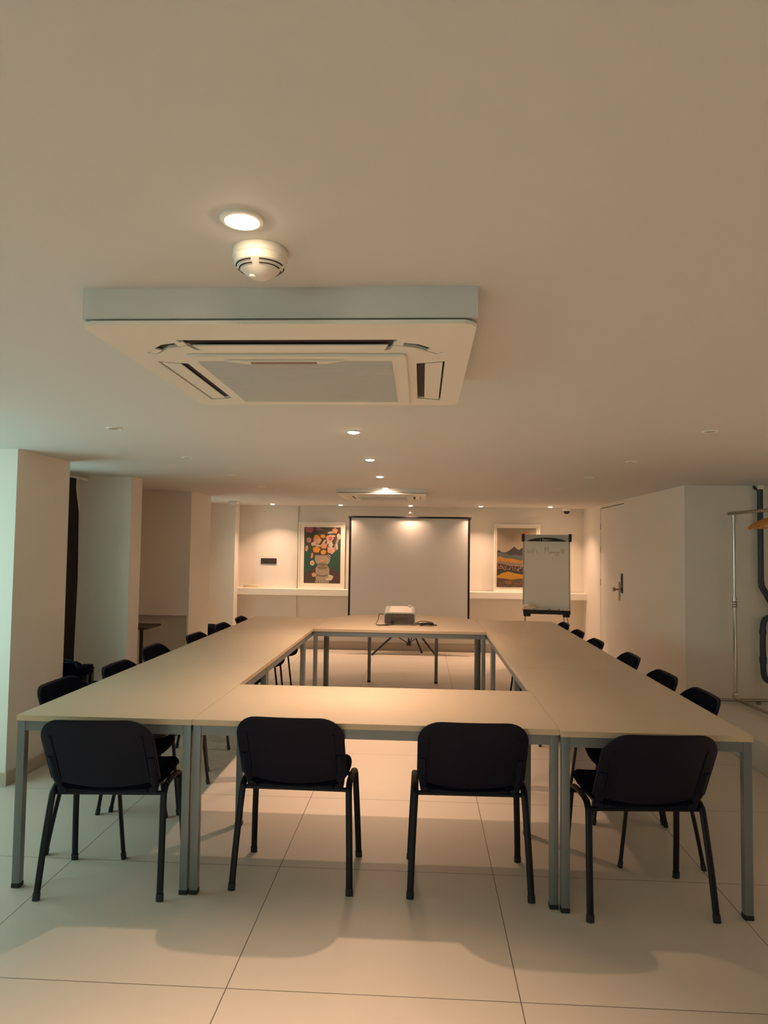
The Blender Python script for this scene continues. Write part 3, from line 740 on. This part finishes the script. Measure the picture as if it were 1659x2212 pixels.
# flower picture: plain flower composition on green
r, (a, b, c_, e) = picture('flower_picture', -.812, -.130, .8745, 1.842, -.728, -.195, .955, 1.768, 7.205, math.radians(-1.6), 'white framed flower print on green ground leaning on the shelf left of the screen')
pm = [C('green', (.030, .095, .065)), C('brown', (.085, .055, .045)), C('sand', (.40, .33, .23)), C('darkleaf', (.075, .062, .045)), C('pink', (.50, .12, .13)), C('peach', (.72, .33, .17)), C('amber', (.78, .33, .03)), C('cream', (.66, .56, .42)), C('mauve', (.30, .12, .15)), C('taupe', (.22, .165, .11)), C('ink', (.02, .015, .015)), C('blush', (.72, .40, .30))]
Wd, Hd = b-a, e-c_
bm = bmesh.new(); lay = [.0068]
def shp(poly, mi): flat(bm, poly, lay[0], mi, (a, c_), (Wd, Hd)); lay[0] += .00004
def ell(cx, cy, rx, ry, mi, n=20, rot=0, wob=0, k=5):
    P = []
    for i in range(n):
        t = 2*PI*i/n; q = 1+wob*math.sin(k*t+1); x = rx*q*math.cos(t); y = ry*q*math.sin(t)
        P.append((min(.999, max(.001, cx+x*math.cos(rot)-y*math.sin(rot)*1.5)), min(.999, max(.001, cy+(x*math.sin(rot)/1.5+y*math.cos(rot))))))
    shp(P, mi)
shp([(0, 0), (1, 0), (1, 1), (0, 1)], 0)
shp([(0, 0), (1, 0), (1, .17), (.74, .29), (.52, .31), (.30, .29), (0, .17)], 1)          # dark table cloth
shp([(.33, 0), (.69, 0), (.70, .26), (.64, .32), (.38, .32), (.32, .26)], 2)                # sand coloured vase
ell(.51, .44, .215, .135, 2); ell(.51, .335, .13, .03, 9)                                   # vase belly and its neck shade pattern
shp([(.36, .30), (.66, .30), (.62, .25), (.40, .25)], 9)
shp([(0, 1), (1, 1), (1, .78), (.90, .66), (.78, .52), (.66, .50), (.30, .50), (.16, .60), (.0, .74)], 3)
rn = random.Random(5)
for i in range(26):                                                                          # leaves
    cx = rn.uniform(.05, .95); cy = rn.uniform(.62, .98); ell(cx, cy, .09, .018, rn.choice((9, 3, 7, 1, 3)), 10, rn.uniform(0, PI))
for i in range(7): ell(.83+.018*i, .60+.035*i, .06, .009, 7, 8, .5)
for i in range(6): ell(.66+.012*i, .44+.014*i, .055, .007, 10 if i % 2 else 7, 8, -.7)
FL = [(.14, .955, .11, .055, 4), (.39, .97, .07, .035, 8), (.84, .94, .075, .048, 5), (.13, .77, .06, .045, 11), (.13, .77, .035, .028, 4), (.36, .77, .11, .07, 5), (.39, .76, .06, .04, 11), (.33, .83, .06, .035, 6), (.51, .84, .07, .034, 6),
      (.70, .80, .10, .065, 11), (.72, .80, .055, .038, 4), (.73, .69, .062, .048, 7), (.54, .67, .088, .05, 5), (.26, .70, .07, .035, 7), (.34, .60, .10, .055, 6), (.53, .555, .075, .042, 6), (.74, .59, .105, .06, 11), (.71, .57, .05, .035, 5), (.07, .62, .04, .055, 5),
      (.95, .84, .055, .05, 7), (.22, .49, .03, .05, 5), (.23, .36, .065, .045, 7), (.23, .36, .035, .027, 6), (.28, .15, .06, .04, 5), (.70, .10, .11, .05, 7), (.64, .11, .05, .02, 2)]
for (cx, cy, rx, ry, mi) in FL: ell(cx, cy, rx, ry, mi, 22, rn.uniform(-.3, .3), .10, 5)
ell(.50, .405, .085, .016, 5); 
for i in range(11): ell(.37+.028*i, .150-.018*math.sin(PI*i/10), .011, .008, 1, 8)
for i in range(13): ell(.32+.03*i, .03, .012, .009, 1 if i % 2 else 7, 8)
obj('print', bm, pm, r, recalc=False)
# landscape picture
r, (a, b, c_, e) = picture('landscape_picture', 2.012, 2.668, .8745, 1.842, 2.058, 2.617, .945, 1.790, 7.205, math.radians(-1.6), 'white framed mountain landscape print leaning behind the flip chart')
pm2 = [C('sky', (.40, .33, .235)), C('sun', (.62, .19, .02)), C('slate', (.055, .05, .052)), C('teal', (.10, .125, .105)), C('ochre', (.45, .20, .03)), C('tan', (.24, .17, .10)), C('night', (.045, .04, .045)), C('gold', (.50, .24, .015)), C('umber', (.10, .06, .035)), C('speck', (.55, .33, .16)), C('rust', (.24, .10, .03))]
Wd, Hd = b-a, e-c_
bm = bmesh.new(); lay = [.0068]
shp([(0, 0), (1, 0), (1, 1), (0, 1)], 0)
ell(.725, .845, .128, .087, 1, 36)
def ridge(pts, mi): shp([(0, 0), (1, 0)]+pts[::-1], mi)
ridge([(0, .60), (.05, .63), (.12, .59), (.22, .585), (.30, .61), (.44, .685), (.55, .63), (.68, .68), (.78, .72), (.9, .63), (1, .66)], 2)
ridge([(0, .59), (.12, .575), (.25, .565), (.35, .53), (.45, .555), (.6, .53), (.8, .57), (1, .55)], 3)
ridge([(0, .50), (.08, .515), (.2, .49), (.4, .48), (.6, .45), (.8, .46), (1, .43)], 4)
ridge([(0, .42), (.08, .45), (.16, .43), (.3, .425), (.5, .41), (.75, .42), (1, .40)], 5)
ridge([(0, .40), (.2, .38), (.4, .36), (.6, .355), (.8, .36), (1, .34)], 6)
rn = random.Random(9)
for i in range(170):
    x = rn.uniform(.02, .98); y = .385-.035*x+rn.uniform(-.09, .0)*(1 if x < .6 else .5); ell(x, y, .012, .006, 9 if rn.random() < .75 else 8, 6)
ridge([(0, .185), (.15, .24), (.30, .262), (.45, .235), (.65, .215), (.85, .225), (1, .24)], 7)
ridge([(0, .155), (.2, .145), (.38, .125), (.55, .145), (.75, .15), (1, .13)], 8)
ell(.30, .08, .10, .03, 10)
for i in range(60): ell(rn.uniform(.03, .97), rn.uniform(.01, .09), .010, .004, 9 if i % 3 == 0 else 10, 6)
obj('print', bm, pm2, r, recalc=False)

# black wall plate, tangle of cream cables on the shelf
o = obj('wall_plate', BX(-1.370, -1.140, YB-.045, YB-.030, 1.225, 1.305, bev=.004), BLACKP); tag(o, 'black rectangular socket plate on the far wall left of the flower picture', 'wall plate')
bm = bmesh.new()
for k in range(3): box(bm, -1.360+.072*k, -1.360+.066+.072*k, YB-.047, YB-.0445, 1.232, 1.298, bev=.002)
obj('socket_insert', bm, DARKV, o)
bm = bmesh.new(); rnd = random.Random(21); pts = []
for i in range(34):
    a_ = i*.9; pts.append((.11*math.cos(a_)*(.8+.3*rnd.random()), .045*math.sin(a_), .008+.0014*i*rnd.uniform(.6, 1.1)))
tube(bm, smoothpath(pts, 5), .0055, n=6)
tube(bm, smoothpath([(.02, 0, .03), (.035, 0, .075), (.02, 0, .11), (.025, 0, .14), (.045, 0, .15)], 5), .004, n=6)
o = obj('cable_tangle', bm, CABLEW, None, loc=(-1.49, 7.14, .876)); tag(o, 'tangle of cream cable lying on the left end of the shelf', 'cable')

# ------------------------------------------------------------------ curtain in the first bay
bm = bmesh.new(); n = 60; rows = [(2.03, .60), (1.95, .66), (1.75, 1.0), (1.2, .95), (.6, .9), (.03, .92)]
V = []
for z, k in rows:
    V.append([bm.verts.new((-1.925+.030*math.sin(i*.9)+(.012 if z < 1.9 else 0), 2.735-(.30*k)*(1-i/n)-(.05 if z > 1.9 else .012*math.sin(z*4)), z)) for i in range(n+1)])
for r0, r1 in zip(V, V[1:]):
    for i in range(n): bm.faces.new((r0[i], r0[i+1], r1[i+1], r1[i]))
o = obj('window_curtain', bm, CURT, None, smooth=True); md = o.modifiers.new('s', 'SOLIDIFY'); md.thickness = .004
tag(o, 'dark brown curtain hanging in the left bay behind the near pillar', 'curtain')
bm = bmesh.new(); tube(bm, [(-1.935, 1.91, 2.045), (-1.935, 2.955, 2.045)], .010, n=10); o = obj('curtain_rail', bm, WPLAS, None); tag(o, 'white curtain rail above the brown curtain', 'curtain rail')

# dark side table with hanging strap in the second bay
t = empty('side_table', (-2.0, 4.30, 0), 'dark little side table in the brown bay with a strap hanging off it', 'side table')
obj('tabletop', BX(-.14, .18, -.2, .2, .615, .635, bev=.003), DWOOD, t)
for sx in (-.11, -.02):
    for sy in (-.17, .17): obj('leg', BX(sx-.014, sx+.014, sy-.014, sy+.014, 0, .615), DWOOD, t)
bm = bmesh.new(); tube(bm, smoothpath([(.02, -.21, .63), (.035, -.215, .60), (.03, -.22, .54), (.02, -.22, .47)], 4), .018, .004, n=8, side=(1, 0, 0))
tube(bm, smoothpath([(.03, -.21, .64), (.07, -.215, .625), (.085, -.22, .59)], 4), .006, .004, n=6)
o = obj('hanging_strap', bm, mat('grey_strap', (.16, .12, .10), .8), None, loc=(-2.0, 4.30, 0)); tag(o, 'greyish strap hanging over the dark side table edge', 'strap')
# black bag in the third bay
bm = bmesh.new(); box(bm, -.10, .10, -.16, .16, 0, .505, bev=.05, seg=4); b_ = empty('black_bag', (-1.665, 5.62, 0), 'black bag standing in the far left bay, mostly behind the table', 'bag')
obj('bag_body', bm, CFAB, b_, smooth=True)
bm = bmesh.new(); tube(bm, smoothpath([(-.101, -.08, .40), (-.125, -.05, .30), (-.125, .05, .30), (-.101, .08, .40)], 5), .008, n=8); obj('bag_handle', bm, CFAB, b_)

# ------------------------------------------------------------------ clothes rack, hangers, waste pipe on the platform
PZ = .2
dirx = Vector((0, -1, 0)).normalized()
A = Vector((3.665, 3.20, PZ)); B = Vector((3.735, 2.20, PZ))
rk = empty('clothes_rack', (A.x, A.y, PZ), 'chrome clothes rail on a floor frame on the raised platform at the right', 'clothes rack')
bo = B-A
for q, p0 in enumerate((Vector((0, 0, 0)), bo)):
    bm = bmesh.new(); tube(bm, [p0+Vector((0, 0, .045)), p0+Vector((0, 0, .87))], .0145, n=16); tube(bm, [p0+Vector((0, 0, .87)), p0+Vector((0, 0, 1.60))], .0115, n=16)
    po = obj('pole', bm, CHROME, rk, smooth=True)
    bm = bmesh.new(); tube(bm, [p0+Vector((0, 0, .80)), p0+Vector((0, 0, .905))], .0175, n=16)
    jo = obj('joint_collar', bm, CHROME, po, smooth=True)
    bm = bmesh.new()
    for z in (.825, .845, .865): tube(bm, [p0+Vector((0, 0, z-.004)), p0+Vector((0, 0, z+.004))], .0185, n=16)
    obj('collar_ring', bm, BLACKP, jo)
    bm = bmesh.new(); tube(bm, [p0+Vector((-.20, 0, .035)), p0+Vector((.42, 0, .035))], .013, n=12); fb = obj('foot_bar', bm, CHROME2, rk, smooth=True)
    bm = bmesh.new()
    for dx in (-.18, .19, .40): cyl(bm, p0+Vector((dx, 0, 0)), .020, .022, n=16)
    obj('foot_pad', bm, CHROME2, fb)
    bm = bmesh.new(); box(bm, p0.x-.02, p0.x+.02, p0.y-.02, p0.y+.02, .02, .09, bev=.006); obj('base_clamp', bm, CHROME, rk)
bm = bmesh.new(); tube(bm, [(0, 0, .04), bo+Vector((0, 0, .04))], .013, n=12); obj('long_base_bar', bm, CHROME2, rk, smooth=True)
bm = bmesh.new(); tube(bm, [(-.03, .03, 1.625), bo+Vector((0, -.06, 1.625))], .014, n=14); tr = obj('top_rail', bm, CHROME2, rk, smooth=True)
bm = bmesh.new(); tube(bm, [(0, 0, 1.55), (0, 0, 1.62)], .0175, n=14); obj('rail_joint', bm, CHROME, rk, smooth=True)
def make_hanger():
    h = empty('coat_hanger', (0, 0, 0), 'x', 'hanger')
    bm = bmesh.new(); P = [(-.21, 0, -.115), (-.17, 0, -.082), (-.08, 0, -.045), (0, 0, -.030), (.08, 0, -.045), (.17, 0, -.082), (.21, 0, -.115)]
    tube(bm, smoothpath(P, 5), .009, .012, n=10, side=(0, 1, 0)); obj('shoulder', bm, WOOD, h, smooth=True)
    bm = bmesh.new(); tube(bm, [(-.195, 0, -.108), (.195, 0, -.108)], .0045, n=8); obj('bar', bm, WOOD, h)
    bm = bmesh.new(); tube(bm, smoothpath([(0, 0, -.03), (0, 0, .0), (.016, 0, .018), (.014, 0, .040), (0, 0, .052), (-.016, 0, .044), (-.018, 0, .030)], 5), .0018, n=6); obj('hook', bm, CHROME, h)
    return h
hg = make_hanger()
for i, (y, rz, lb) in enumerate(((2.58, 7, 'wooden coat hanger on the rail farthest from the camera'), (2.50, 0, 'middle wooden coat hanger of the three on the rail'), (2.40, -3, 'wooden coat hanger on the rail nearest the camera'))):
    o = hg if i == 0 else copy_tree(hg)
    o.location = (3.972-.0*i, y, 1.788); o.rotation_euler = (0, 0, math.radians(rz)); tag(o, lb, 'hanger', 'wooden hangers on the clothes rail')
    o.location.x = 3.665+(3.20-y)*.07; o.location.y = y

# waste pipe
w = empty('waste_pipe', (3.92, 3.27, PZ), 'dark grey-blue waste pipe with trap on the wall right of the clothes rack', 'pipe')
bm = bmesh.new(); tube(bm, [(0, 0, 1.84), (0, 0, 1.03)], .024, n=20); obj('upper_pipe', bm, PIPE, w, smooth=True)
bm = bmesh.new(); tube(bm, [(0, 0, 1.05), (.005, 0, 1.00), (.05, 0, .92), (.12, 0, .78), (.135, -.01, .70), (.122, -.02, .60)], .026, n=20); obj('elbow', bm, PIPE, w, smooth=True)
bm = bmesh.new(); tube(bm, smoothpath([(.12, -.02, .60), (.11, -.02, .70), (.06, -.02, .735), (.012, -.02, .70), (.0, -.02, .60), (.0, -.02, .40), (.005, -.02, .25), (.03, -.02, .20), (.08, -.02, .18)], 6), .024, n=20); obj('trap', bm, PIPE, w, smooth=True)
bm = bmesh.new(); tube(bm, [(0, -.02, .40), (0, -.02, .34)], .029, n=20); tube(bm, [(.0, -.02, .63), (.0, -.02, .59)], .028, n=20); obj('pipe_collar', bm, PIPE, w, smooth=True)
bm = bmesh.new(); box(bm, -.028, .03, -.02, .07, 1.84, 1.878, bev=.004); obj('pipe_sleeve', bm, WPLAS, w)
bm = bmesh.new(); tube(bm, smoothpath([(-.05, 0, 1.872), (-.045, 0, 1.85), (-.02, 0, 1.84)], 4), .012, n=8); obj('pipe_clip', bm, BLACKP, w)

# ------------------------------------------------------------------ daylight, camera, view
wd = bpy.data.worlds.new('daylight_sky'); S.world = wd; wd.use_nodes = True
bg = wd.node_tree.nodes['Background']; bg.inputs[0].default_value = (.58, .86, .82, 1); bg.inputs[1].default_value = 4.8
cam = bpy.data.cameras.new('camera'); co = bpy.data.objects.new('camera', cam); COL.objects.link(co)
cam.sensor_fit = 'HORIZONTAL'; cam.sensor_width = 36; cam.lens = 33.13; cam.clip_start = .05
R3 = Matrix(((.99848356, .05332865, .01366139), (.01100947, .04970875, -.99870307), (-.05393858, .99733901, .04904625)))
rt, dn, fw = R3[0], R3[1], R3[2]
co.matrix_world = Matrix(((rt[0], -dn[0], -fw[0], .98175791), (rt[1], -dn[1], -fw[1], -3.04219648), (rt[2], -dn[2], -fw[2], 1.49714975), (0, 0, 0, 1)))
S.camera = co
vs = S.view_settings; S.display_settings.display_device = 'sRGB'
vs.view_transform = 'Standard'; vs.look = 'None'; vs.exposure = 0; vs.gamma = 1; vs.use_curve_mapping = False
try:
    S.cycles.max_bounces = 10; S.cycles.diffuse_bounces = 6; S.cycles.sample_clamp_indirect = 6
except Exception: pass
